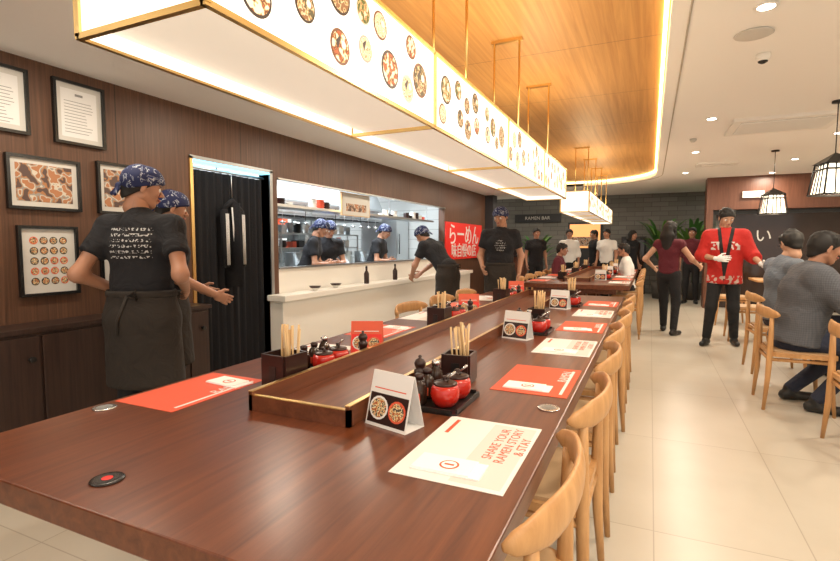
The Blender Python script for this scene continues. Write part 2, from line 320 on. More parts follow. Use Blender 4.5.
b=B(); b.box(-5.6,-4.8,3.9,8.8,.86,.92,m_steel).box(-5.58,-4.82,3.9,8.8,.0,.86,m_steel2)
for i in range(6): b.box(-4.82,-4.80,4.0+i*.8,4.7+i*.8,.2,.8,m_steel)
b.obj('kitchen_cook_counter')
for i in range(7):
    b=B(); r=.12+.04*(i%2); b.lathe((0,0,0),[(r,0),(r,.24),(r+.01,.25),(r-.01,.25),(r-.01,.03)],m_steel if i%3 else m_steel2,20); b.tube([(-r-.04,0,.17),(-r,0,.18)],.012,m_steel,6); b.tube([(r,0,.18),(r+.04,0,.17)],.012,m_steel,6)
    b.obj('stock_pot',(-5.02+.04*(i%2),4.25+i*.66,.92))
def shelf(nm,xx,w,zs,y0,y1,base,hmax,seed):
    rn=random.Random(seed); b=B()
    for z in zs:
        b.box(xx-w,xx+w,y0,y1,z,z+.02,m_steel); y=y0+.1
        while y<y1-.15:
            r=rn.uniform(.04,.085); h=rn.uniform(.06,hmax); mm=rn.choice([m_steel,m_white,m_coral,m_steel2,m_black,m_stick,m_white,m_steel2,m_maroon])
            kind=rn.random()
            if kind<.4: b.lathe((xx,y+r,z+.02),[(r*.8,0),(r,h*.8),(r*.9,h),(r*.5,h)],mm,12)
            elif kind<.75:
                nb=int(h/.022)+1
                for q in range(nb): b.lathe((xx,y+r,z+.02+q*.022),[(r*.45,0),(r,.028),(r*.96,.03)],mm,14)
            else: b.box(xx-w*.7,xx+w*.7,y,y+r*2,z+.02,z+.02+h,mm)
            y+=r*2+rn.uniform(.02,.10)
    for y in (y0,(y0+y1)/2,y1-.02):
        for sx in (-w,w): b.box(xx+sx-.012,xx+sx+.012,y,y+.024,base,zs[-1]+.02,m_steel)
    b.obj(nm)
shelf('kitchen_wall_shelf',-6.7,.18,(.9,1.25,1.6,1.95),3.3,9.3,0,.26,1)
shelf('kitchen_overshelf',-5.45,.12,(1.22,1.46),4.0,8.6,.92,.18,2)
shelf('pass_rack_shelf',-4.62,.10,(.88,),4.4,5.0,0,.2,5)
b=B(); rn=random.Random(9)
b.box(-3.95,-3.68,4.2,8.6,1.70,1.715,m_steel).box(-3.685,-3.675,4.2,8.6,1.70,1.73,m_steel)
for yy in (4.25,5.7,7.1,8.55): b.tube([(-3.8,yy,1.71),(-3.8,yy,2.5)],.009,m_steel,6)
y=4.35
while y<8.4:
    r=.055; nb=rn.randint(2,6); mm=rn.choice([m_white,m_maroon,m_white,m_black,m_coral])
    for q in range(nb): b.lathe((-3.8,y,1.715+q*.02),[(r*.45,0),(r,.03),(r*.95,.032)],mm,14)
    y+=rn.choice([.13,.13,.16,.45])
b.obj('hanging_pass_shelf')
for y,w in ((3.05,.75),(8.85,.55)):
    b=B(); b.box(-5.4,-4.6,0,w,0,1.85,m_steel2).box(-4.6,-4.585,.02,w-.02,.1,.9,m_steel).box(-4.6,-4.585,.02,w-.02,.95,1.8,m_steel).tube([(-4.56,.08,1.1),(-4.56,.08,1.5)],.012,m_black,8).tube([(-4.56,.08,.4),(-4.56,.08,.8)],.012,m_black,8); b.obj('kitchen_refrigerator',(0,y,0))
b=B(); b.box(-4.52,-4.46,4.2,8.4,1.84,1.88,m_steel)
for yy in (4.25,6.3,8.35): b.tube([(-4.49,yy,1.88),(-4.49,yy,2.5)],.01,m_steel,6)
for i in range(16):
    y=4.35+i*.25; b.tube([(-4.49,y,1.84),(-4.49,y,1.60)],.005,m_black if i%3==0 else m_steel,6); b.lathe((-4.49,y,1.56),[(.01,0),(.035,.02),(.04,.04)],m_steel,12)
b.obj('hanging_ladle_rail')
B().box(XW-.10,XW-.08,5.4,6.1,1.66,1.955,m_stick).box(XW-.08,XW-.076,5.42,6.08,1.67,1.94,m_mattw).box(XW-.076,XW-.074,5.5,6.0,1.72,1.82,m_art).obj('kitchen_menu_board')
B().box(-4.25,-4.05,3.6,9,2.46,2.499,m_strip).obj('kitchen_tube_light')
b=B(); b.box(XW+.001,XW+.02,8.72,10.9,1.0,1.72,m_redp); bo=b.obj('red_ramen_banner')
text("らーめん",.46,(XW+.024,9.75,1.46),(90,0,90),m_paper,bo,.004); text("味自慢の店",.30,(XW+.024,9.75,1.15),(90,0,90),m_paper,bo,.004)

# ---------------------------------------------------------------- light boxes
def lightbox(y0,n,pitch=1.1):
    b=B(); x0,x1=-1.157,-.777; z0,z1=1.737,2.017; L=n*pitch; fw=.013
    b.box(x1-.008,x1,0,L,z0,z1,m_panel).box(x0,x0+.008,0,L,z0,z1,m_panel)
    b.box(x0,x1,0,.008,z0,z1,m_panel).box(x0,x1,L-.008,L,z0,z1,m_panel)
    b.box(x0+.01,x1-.01,.01,L-.01,z0+.03,z0+.04,m_under)
    b.box(x0,x1,0,L,z1-.01,z1,m_white)
    for x in (x0-fw*.5,x1-fw*.5):
        for z in (z0-fw*.5,z1-fw*.5): b.box(x,x+fw,-fw/2,L+fw/2,z,z+fw,m_brass)
    for i in range(n+1):
        y=i*pitch
        for x in (x0-fw*.5,x1-fw*.5): b.box(x-.002,x+fw+.002,y-fw/2,y+fw/2,z0,z1,m_brass)
        for z in (z0-fw*.5,z1-fw*.5): b.box(x0,x1,y-fw/2,y+fw/2,z,z+fw,m_brass)
    rnd=random.Random(int(y0*10))
    for side,x in ((1,x1),(-1,x0)):
        for i in range(n):
            placed=[]
            for tr in range(260):
                r=rnd.uniform(.036,.064); y=rnd.uniform(r+.02,pitch-r-.02); z=rnd.uniform(r+.012,z1-z0-r-.012)
                if any((y-a)**2+(z-c)**2<(r+q+.010)**2 for a,c,q in placed): continue
                placed.append((y,z,r))
                if len(placed)>12: break
            for (y,z,r) in placed:
                y+=i*pitch; z+=z0
                b.disc((x+side*.0012,y,z),r,'x',rnd.choice(m_rims),28); b.disc((x+side*.0022,y,z),r*.86,'x',rnd.choice(m_food),24)
                if rnd.random()<.5: b.disc((x+side*.003,y+r*.3,z+r*.2),r*.24,'x',m_egg,14)
                if rnd.random()<.5: b.quad((x+side*.0032,y-r*.5,z+.01),(x+side*.0032,y-r*.1,z+r*.6),(x+side*.0032,y,z+r*.5),(x+side*.0032,y-r*.3,z-.01),m_rims[0])
    for i in range(n):
        yy=(i+.5)*pitch
        for x in (-1.05,-.87): b.tube([(x,yy+.08,z1),(x,yy+.08,2.70)],.007,m_brass,8)
        b.box(-1.07,-.85,yy+.065,yy+.095,2.70,2.72,m_brass)
    b.obj('hanging_light_box',(0,y0,0))
lightbox(.72,4); lightbox(7.2,4)

# ---------------------------------------------------------------- tables
def bar_table(y0,y1):
    b=B(); b.rbox(-1.66,-.23,y0,y1,.69,.75,.02,m_table)
    b.box(-1.50,-.40,y0+.12,y1-.12,.62,.69,m_trough)
    n=int((y1-y0)/1.6)
    for i in range(n+1):
        y=y0+.35+(y1-y0-.7)*i/n; b.box(-1.10,-.80,y-.12,y+.12,.04,.62,m_trough); b.box(-1.25,-.65,y-.16,y+.16,0,.04,m_black)
    b.obj('communal_dining_table',bevel=.004)
    b=B(); a,c=y0+.60,y1-.25; t=.014; h=.75+.062
    b.box(-1.157,-1.157+t,a,c,.7505,h,m_trough).box(-.777-t,-.777,a,c,.7505,h,m_trough).box(-1.157,-.777,a,a+t,.7505,h-.012,m_trough).box(-1.157,-.777,c-t,c,.7505,h,m_trough).box(-1.14,-.79,a+t,c-t,.7505,.756,m_trough)
    for x in (-1.158,-.777-t-.001): b.box(x,x+t+.002,a,c,h,h+.003,m_brass)
    for y in (a,c-t): b.box(-1.157,-.777,y,y+t,h-.012,h-.009,m_brass)
    b.obj('table_divider_trough')
bar_table(.60,5.5); bar_table(7.0,12.0)

def placemat(x,y,kind,w=.275,l=.42,rz=0,nap=True):
    m=m_paper if kind=='w' else m_coral
    b=B(); b.box(-w/2,w/2,-l/2,l/2,0,.0012,m); ink=m_coral if kind=='w' else m_paper
    if kind=='w': b.box(-w*.40,-w*.36,l*.18,l*.44,.0012,.0016,ink); b.box(w*.02,w*.46,-l*.46,l*.46,.0012,.0014,m_tint)
    else: b.box(w*.38,w*.42,-l*.42,l*.42,.0012,.0016,ink)
    o=b.obj('placemat',(x,y,.7504),rz)
    if kind=='w':
        for i,tx in enumerate(("SHARE YOUR","RAMEN STORY","& STAY")): text(tx,.036,(x+.05+i*.034,y+.06,.7520),(0,0,90+rz),ink,o,.0002)
    else: text("RAMEN",.05,(x+.09,y+.08,.7520),(0,0,90+rz),ink,o,.0002)
    if not nap: return
    b=B(); b.box(-.085,.085,-.042,.042,0,.003,m_napk).box(-.083,.060,-.040,.044,.003,.006,m_napk).disc((.0,.0,.0064),.024,'z',m_coral,20).disc((0,0,.0068),.019,'z',m_napk,20).box(-.012,.012,-.004,.004,.0066,.0071,m_coral)
    b.obj('paper_napkin',(x+(-.015 if x>-.9 else .045),y-.13 if x>-.9 else y+.12,.7522),rz+random.uniform(-10,10))
kinds='wcwcwcw'
for i in range(6): placemat(-.385 if i else -.405,1.21+i*.735 if i<1 else 1.96+(i-1)*.70,kinds[i])
for i in range(6): placemat(-1.50,1.29+i*.70,'cwcwcw'[i])
for i in range(6): placemat(-.385,7.6+i*.72,kinds[i],nap=False); placemat(-1.50,7.6+i*.72,kinds[i+1],nap=False)
def coaster(x,y,m):
    B().lathe((0,0,0),[(.034,0),(.036,.002),(.034,.004),(.026,.004)],m,28).disc((0,0,.0045),.024,'z',m_blackp if m is m_blackp else m_steel2,20).disc((0,0,.005),.012,'z',m_redp if m is m_blackp else m_steel2,12).obj('round_coaster',(x,y,.7503))
coaster(-1.10,.70,m_blackp); coaster(-.285,1.62,m_silver); coaster(-1.60,1.02,m_silver)

def chopbox(x,y,s=1):
    b=B(); w=.052*s;h=.115*s
    b.box(-w,w,-w,w,0,.008,m_maroon)
    for sx in (-1,1): b.box(sx*w-.005,sx*w+.005,-w,w,.008,h,m_maroon); b.box(-w+.005,w-.005,sx*w-.005,sx*w+.005,.008,h,m_maroon)
    b.box(-w,w,-.003,.003,.008,h-.02,m_maroon); b.box(-.016,.016,-w-.007,-w-.005,.03,.085,m_black)
    for i in range(14):
        px,py=random.uniform(-.03,.03),random.uniform(.008,.035); b.tube([(px,py,.012),(px+random.uniform(-.018,.018),py+random.uniform(-.015,.015),.215+random.uniform(-.01,.015))],[.0032,.0042],m_stick,6)
    b.obj('chopstick_box',(x,y,.7505),random.uniform(-6,6))
def potset(x,y):
    b=B(); b.rbox(-.095,.095,-.125,.125,0,.006,.015,m_black)
    for x0,x1,y0,y1 in ((-.095,-.089,-.11,.11),(.089,.095,-.11,.11),(-.08,.08,-.125,-.119),(-.08,.08,.119,.125)): b.box(x0,x1,y0,y1,.004,.018,m_black)
    b.obj('condiment_tray',(x,y,.7505))
    for dx,dy in ((.03,-.050),(.035,.050)):
        b=B(); b.lathe((0,0,0),[(.026,0),(.034,.004),(.045,.022),(.048,.040),(.046,.058),(.040,.070),(.038,.070)],m_red,28)
        b.lathe((0,0,.070),[(.039,0),(.040,.004),(.038,.008),(.028,.011),(.010,.013),(.008,.020),(.011,.026),(.006,.029)],m_maroon,24)
        b.tube([(.01,-.01,.075),(.02,-.02,.10),(.045,-.03,.122)],[.003,.003,.005],m_silver,8); b.obj('red_condiment_pot',(x+dx,y+dy,.7569))
    for dx,dy,h in ((-.055,-.07,.10),(-.058,.005,.10),(-.055,.075,.115)):
        b=B(); b.lathe((0,0,0),[(.022,0),(.026,.004),(.027,h*.55),(.020,h*.72),(.013,h*.80),(.013,h*.86)],m_glass,20).lathe((0,0,h*.84),[(.015,0),(.016,h*.14),(.010,h*.18)],m_maroon if h<.11 else m_silver,16)
        b.box(-.016,.016,-.0285,-.0265,h*.15,h*.42,m_coral); b.obj('sauce_bottle',(x+dx,y+dy,.7569))
def mill(x,y):
    B().lathe((0,0,0),[(.024,0),(.026,.01),(.019,.03),(.017,.05),(.022,.07),(.022,.08),(.014,.084),(.020,.095),(.022,.105),(.015,.118),(.005,.122),(.007,.13),(.002,.134)],m_maroon,20).obj('pepper_mill',(x,y,.7505))
def menu(x,y,rz=0,red=False):
    b=B(); w=.078;h=.155;d=.042
    for sy in (-1,1):
        vs=[(-w,sy*d,0),(w,sy*d,0),(w,sy*.001,h),(-w,sy*.001,h)]; vs+=[(q[0],q[1]+.0015*sy,q[2]) for q in vs]
        b.add(vs,[(0,1,2,3),(4,5,6,7),(0,1,5,4),(2,3,7,6),(1,2,6,5),(0,3,7,4)],m_coral if red else m_paper)
    b.box(-w,w,-d,d,0,.0015,m_coral if red else m_paper)
    def P(u,v,o): return (-w+2*w*u,-d*(1-v)-.0017-o,h*v)
    def rect(u0,u1,v0,v1,m,o): b.quad(P(u0,v0,o),P(u1,v0,o),P(u1,v1,o),P(u0,v1,o),m)
    def el(u,v,r,m,o): b.add([P(u+r*math.cos(a*.3927),v+r*.93*math.sin(a*.3927),o) for a in range(16)],[tuple(range(16))],m)
    rect(.03,.97,.06,.62,m_maroon if not red else m_redp,.0004)
    el(.28,.34,.23,m_paper,.0008); el(.28,.34,.19,m_foodn,.0012); el(.73,.33,.21,m_coral,.0008); el(.73,.33,.17,m_foodn,.0012)
    for i in range(3): rect(.10,.88-.16*i,.68+.09*i,.73+.09*i,(m_ink if i else m_coral) if not red else m_paper,.0005)
    return b.obj('tent_menu_card',(x,y,.7505),rz)
for i,y in enumerate((1.27,2.78,4.25)):
    menu(-.672,y+.01,-14); potset(-.625,y+.27); chopbox(-.66,y+.53); mill(-.745,y+.35)
for i,y in enumerate((1.475,3.0,4.5)):
    chopbox(-1.24,y,1.1); potset(-1.258,y+.28); mill(-1.20,y+.50); menu(-1.26,y+.64,24,True)
for y in (8.0,9.5,11.0):
    potset(-.625,y+.27); chopbox(-.66,y+.52); chopbox(-1.235,y); potset(-1.258,y+.30); menu(-.672,y+.01,-8)

# ---------------------------------------------------------------- chair
m_pad=mat('seat_pad',(.50,.32,.17),.6)
def chair_mesh():
    b=B()
    b.rbox(-.235,.235,-.20,.23,.425,.455,.06,m_oak,5); b.rbox(-.215,.215,-.18,.21,.455,.468,.05,m_pad,5)
    for sx in (-1,1):
        b.tube([(sx*.225,.215,0),(sx*.215,.195,.22),(sx*.205,.18,.43)],[.012,.018,.021],m_oak,12)
        b.tube([(sx*.215,-.225,0),(sx*.207,-.205,.25),(sx*.205,-.198,.45),(sx*.215,-.198,.62),(sx*.225,-.198,.745)],[.012,.019,.022,.018,.014],m_oak,12)
        b.tube([(sx*.205,-.19,.40),(sx*.207,.18,.40)],.014,m_oak,8)
    b.tube([(-.205,-.19,.39),(.205,-.19,.39)],.014,m_oak,8); b.tube([(-.205,.18,.39),(.205,.18,.39)],.014,m_oak,8)
    pts=[];rad=[]
    for i in range(-9,10):
        a=i/9; x=.285*math.sin(a*1.25)/math.sin(1.25); y=-.250+.09*(1-math.cos(a*1.25))/(1-math.cos(1.25)); z=.762-.012*a*a
        e=1-abs(a); hh=.018+.026*min(1,e*2.2); pts.append((x,y,z)); rad.append((hh if e>.01 else .008,.0125 if e>.01 else .006))
    b.tube(pts,rad,m_oak,14)
    return b
ch=chair_mesh().obj('dining_chair',(-.38,1.11,0),90)
for i in range(1,7): dup(ch,(-.375+random.uniform(-.01,.012),1.12+i*.68,0),90+random.uniform(-2,2))
for i in range(3): dup(ch,(-1.60,3.7+i*.68,0),-90)
for i in range(6): dup(ch,(-.33,7.55+i*.72,0),90)
for i in range(6): dup(ch,(-1.60,7.55+i*.72,0),-90)
def small_table(x,y):
    b=B(); b.rbox(-.36,.36,-.36,.36,.715,.745,.03,m_oak); b.tube([(0,0,.02),(0,0,.715)],.03,m_black,16); b.lathe((0,0,0),[(.24,0),(.24,.012),(.04,.03)],m_black,28); b.obj('small_dining_table',(x,y,0),bevel=.003)
for y in (3.9,4.95,6.1,7.9,9.4): small_table(1.84,y)
for (x,y,r) in ((1.30,3.85,-90),(1.06,4.80,-90),(1.17,6.05,-88),(1.2,7.9,-90),(1.2,9.4,-90),(2.5,3.9,90),(2.5,4.95,90),(2.5,6.1,90),(2.5,7.9,90),(2.5,9.4,90)): dup(ch,(x,y,0),r)
B().lathe((0,0,0),[(.03,0),(.03,.09),(.026,.09)],m_paper,20).obj('drinking_cup',(1.95,5.15,.745))
B().lathe((0,0,0),[(.03,0),(.05,.02),(.085,.065),(.08,.066),(.045,.025)],m_maroon,24).obj('ramen_bowl',(1.85,4.8,.745))
def lantern(x,y,z,s):
    b=B(); h=.5*s
    for sx in (-1,1):
        for sy in (-1,1): b.tube([(sx*.5*s,sy*.5*s,-h),(sx*.38*s,sy*.38*s,h)],.009,m_black,6)
    for zz,w in ((-h,.5*s),(h,.38*s),(.3*s,.41*s)): b.tube([(-w,-w,zz),(w,-w,zz),(w,w,zz),(-w,w,zz),(-w,-w,zz)],.009,m_black,6)
    for q in (-1,0,1):
        for sy in (-1,1):
            b.tube([(q*.2*s,sy*.5*s,-h),(q*.15*s,sy*.38*s,h)],.006,m_black,5); b.tube([(sy*.5*s,q*.2*s,-h),(sy*.38*s,q*.15*s,h)],.006,m_black,5)
    w0,w1=.44*s,.33*s
    b.add([(-w0,-w0,-h*.9),(w0,-w0,-h*.9),(w0,w0,-h*.9),(-w0,w0,-h*.9),(-w1,-w1,h*.9),(w1,-w1,h*.9),(w1,w1,h*.9),(-w1,w1,h*.9)],[(0,1,5,4),(1,2,6,5),(2,3,7,6),(3,0,4,7),(3,2,1,0),(4,5,6,7)],m_shade)
    b.add([(-.45*s,-.45*s,h),(.45*s,-.45*s,h),(.45*s,.45*s,h),(-.45*s,.45*s,h),(0,0,h+.35*s)],[(0,1,4),(1,2,4),(2,3,4),(3,0,4),(3,2,1,0)],m_black)
    b.tube([(0,0,h+.3*s),(0,0,2.62-z)],.005,m_black,6); b.lathe((0,0,2.60-z),[(.05,0),(.05,.02)],m_black,16)
    b.obj('lantern_pendant_lamp',(x,y,z),12)
lantern(1.55,5.95,1.90,.29); lantern(1.57,8.65,1.86,.27)

PW=1.0
def downlight(x,y,z=2.62,w=24,col=(1,.88,.71)):
    B().lathe((0,0,0),[(.055,0),(.062,-.004),(.062,-.008),(.045,-.010)],m_white,24).disc((0,0,-.011),.043,'z',m_lamp).obj('recessed_downlight',(x,y,z))
    l=D.lights.new('downlight_lamp','AREA'); l.shape='DISK'; l.size=.25; l.energy=w*PW; l.color=col
    o=D.objects.new('downlight_lamp',l); o.location=(x,y,z-.03); COL.objects.link(o)
for y in (-1.2,1.0,3.45,6.2,8.3,10.6): downlight(.55,y)
for y in (-.5,2.2,4.6,7.6,9.6,11.2): downlight(2.0,y)
for y in (0.5,4,8): downlight(3.8,y,w=20)
for y in (-1,.4,1.8,3.2,4.6,6.0,7.5,9.2,11): downlight(-2.75,y,2.42,12)
downlight(-2,13,w=18); downlight(1.5,13,w=18)
b=B(); b.lathe((0,0,0),[(.10,0),(.11,-.008),(.10,-.012),(.02,-.014)],m_mattw,28); b.obj('ceiling_speaker',(.555,3.86,2.62))
B().lathe((0,0,0),[(.045,0),(.045,-.03),(.03,-.05)],m_white,20).lathe((0,0,-.035),[(.034,0),(.030,-.02),(.012,-.03)],m_blackp,20).obj('security_camera_dome',(.68,4.3,2.62))
B().lathe((0,0,0),[(.04,0),(.04,-.02),(.02,-.04)],m_mattw,16).obj('smoke_detector',(.45,7.3,2.62))
def vent(x,y,a,c):
    b=B(); b.box(-a,a,-c,c,-.03,0,m_white).box(-a+.08,a-.08,-c+.10,c-.10,-.031,-.029,m_ink)
    n=int((2*c-.2)/.05)
    for i in range(n): b.box(-a+.08,a-.08,-c+.105+i*.05,-c+.135+i*.05,-.042,-.03,m_white)
    b.obj('ceiling_air_vent',(x,y,2.62))
vent(1.27,6.75,.5,.40); vent(.95,9.6,.3,.16)

def palm(x,y,h):
    b=B(); b.lathe((0,0,0),[(.18,0),(.22,.4),(.20,.4)],m_pot,20)
    for i in range(34):
        a=random.random()*6.28; L=random.uniform(.5,.9); z0=random.uniform(.6,1)*h*.55
        dx,dy=math.cos(a),math.sin(a); P=[]
        for k in range(6):
            t=k/5; P.append(Vector((dx*L*t*.75,dy*L*t*.75,.4+(h-.5)*min(1,(.35+1.1*t-.55*t*t))*z0/(h*.55))))
        side=Vector((-dy,dx,0)); vs=[];fs=[]
        for k,p in enumerate(P): w=.05*math.sin(math.pi*(k+.4)/5.8); vs+=[p-side*w,p+side*w]
        for k in range(5): fs.append((2*k,2*k+1,2*k+3,2*k+2))
        b.add(vs,fs,random.choice([m_leaf,m_leaf2]),True); b.tube([(0,0,.38),tuple(P[0])],.008,m_leaf,5)
    b.obj('potted_palm',(x,y,0))
palm(.25,13.3,2.25); palm(-2.75,13.3,1.8); palm(.9,13.3,2.15)
b=B(); b.box(-3.6,-2.3,14.42,14.498,1.93,2.15,m_far); s1=b.obj('shop_sign'); text("RAMEN BAR",.13,(-2.95,14.41,2.04),(90,0,0),m_mattw,s1)
b=B(); b.box(-2.1,-1.2,14.42,14.498,0,1.9,m_far).box(-2.05,-1.25,14.41,14.42,1.2,1.85,m_signo).box(-2.0,-1.3,14.40,14.41,1.25,1.5,m_art); b.obj('illuminated_poster')
B().box(-.7,-.1,14.2,14.48,0,1.5,m_far).box(-.65,-.15,14.19,14.2,.1,1.4,m_glass).obj('dark_display_cabinet')
b=B(); b.box(1.2,3.3,11.86,11.9,0,1.90,m_glass).box(1.12,3.4,11.84,11.92,1.9,1.98,m_black); s2=b.obj('window_1'); text("い",.30,(2.02,11.85,1.45),(90,0,0),m_mattw,s2)
B().box(1.6,1.95,11.55,11.599,2.2,2.32,m_white).obj('wall_air_outlet')
b=B(); b.box(-3.25,-2.7,11.75,12.1,0,1.0,m_bulk).box(-3.28,-2.65,11.7,12.15,1.0,1.04,m_black); b.box(-3.1,-2.8,11.8,11.83,1.08,1.3,m_black).box(-3.0,-2.9,11.83,11.86,1.04,1.1,m_black); b.obj('cashier_desk')

# ---------------------------------------------------------------- SDF people
A=lambda *p: np.array(p,dtype=np.float64)
def nets(V,org,h):
    s=V<0; sh=V.shape; C=tuple(n-1 for n in sh)
    acc=np.zeros(C+(3,)); cnt=np.zeros(C); crosses=[]
    for ax in range(3):
        sl0=[slice(None)]*3; sl1=[slice(None)]*3; sl0[ax]=slice(0,-1); sl1[ax]=slice(1,None)
        V0=V[tuple(sl0)];V1=V[tuple(sl1)]; cr=(s[tuple(sl0)]!=s[tuple(sl1)]); den=np.where(cr,V0-V1,1); t=np.where(cr,V0/den,0); crosses.append((cr,s[tuple(sl0)]))
        o1,o2=(ax+1)%3,(ax+2)%3
        for p in (0,1):
            for q in (0,1):
                sl=[slice(None)]*3; sl[o1]=slice(p,sh[o1]-1+p); sl[o2]=slice(q,sh[o2]-1+q); c=cr[tuple(sl)]
                acc[...,ax]+=t[tuple(sl)]; acc[...,o1]+=c*p; acc[...,o2]+=c*q; cnt+=c
    act=cnt>0; idx=-np.ones(C,dtype=np.int64); idx[act]=np.arange(act.sum()); I=np.argwhere(act)
    verts=(I+acc[act]/cnt[act][:,None])*h+org; faces=[]
    for ax in range(3):
        cr,sin=crosses[ax]; o1,o2=(ax+1)%3,(ax+2)%3
        sl=[slice(None)]*3; sl[o1]=slice(1,-1); sl[o2]=slice(1,-1)
        E=np.argwhere(cr[tuple(sl)])
        if not len(E): continue
        E[:,o1]+=1;E[:,o2]+=1; ins=sin[E[:,0],E[:,1],E[:,2]]
        def g(a,b_):
            Q=E.copy(); Q[:,o1]+=a; Q[:,o2]+=b_; return idx[Q[:,0],Q[:,1],Q[:,2]]
        F=np.stack([g(-1,-1),g(0,-1),g(0,0),g(-1,0)],1); F[~ins]=F[~ins][:,::-1]; faces.append(F)
    return verts,np.concatenate(faces)
def field(P,prims,k):
    d=None
    for pr in prims:
        a,b_,ra,rb=pr[0],pr[1],pr[2],pr[3]; lat=pr[4] if len(pr)>4 else None; kk=pr[5] if len(pr)>5 else 1; cut=pr[6] if len(pr)>6 else ''
        pa=P-a; ba=b_-a; dirv=ba/(np.linalg.norm(ba)+1e-9); raw=pa@dirv
        if lat is not None:
            pa=pa-((1-kk)*(pa@lat))[:,None]*lat; ba=ba-(1-kk)*(ba@lat)*lat
        bb=ba@ba+1e-12; h=np.clip(pa@ba/bb,0,1); dd=np.linalg.norm(pa-h[:,None]*ba,axis=1)-(ra+(rb-ra)*h)
        if 'b' in cut: dd=np.maximum(dd,raw-np.linalg.norm(b_-a))
        if 'a' in cut: dd=np.maximum(dd,-raw)
        if d is None: d=dd
        else:
            hh=np.maximum(k-np.abs(d-dd),0)/k; d=np.minimum(d,dd)-hh*hh*k*.25
    return d
def sdfmesh(bl,prims,m,res,k=.03,cuts=()):
    lo=np.full(3,1e9);hi=-lo
    for pr in prims:
        r=max(pr[2],pr[3])/ (min(1,pr[5]) if len(pr)>5 else 1)+res*2+.01
        for q in pr[:2]: lo=np.minimum(lo,q-r);hi=np.maximum(hi,q+r)
    n=np.ceil((hi-lo)/res).astype(int)+1
    g=[lo[i]+res*np.arange(n[i]) for i in range(3)]; P=np.stack(np.meshgrid(*g,indexing='ij'),-1).reshape(-1,3)
    d=field(P,prims,k)
    for pt,nn in cuts: d=np.maximum(d,(P-pt)@nn)
    v,f=nets(d.reshape(n),lo,res); bl.add(v,f,m,True)
Xv=A(1,0,0)
def hand(bl,wr,d,nrm,side,m,res,curl=.5):
    d=d/np.linalg.norm(d); nrm=nrm-d*(nrm@d); nrm/=np.linalg.norm(nrm); l=np.cross(d,nrm)
    pr=[(wr-d*.02,wr+d*.02,.026,.022,l,.9),(wr+d*.02,wr+d*.082,.017,.015,l,.42)]
    for i,L in enumerate((.055,.070,.078,.070)):
        off=(-.031+.0205*i)*side; p=wr+d*(.084-(.006 if i in(0,) else 0))+l*off; a=0
        for j,(f,r) in enumerate(((.42,.0092),(.32,.0085),(.26,.0075))):
            a+=curl*(.5 if j==0 else .8); q=p+(d*math.cos(a)+nrm*math.sin(a))*L*f*1.1+l*off*.04; pr.append((p,q,r,r-.0008)); p=q
    p=wr+d*.028+l*side*.026; q=p+(d*.62+l*side*.7+nrm*.35)*.042; t=q+(d*.85+l*side*.25+nrm*.45)*.034
    pr+= [(p,q,.014,.011),(q,t,.0105,.009)]
    sdfmesh(bl,pr,m,res,.006)
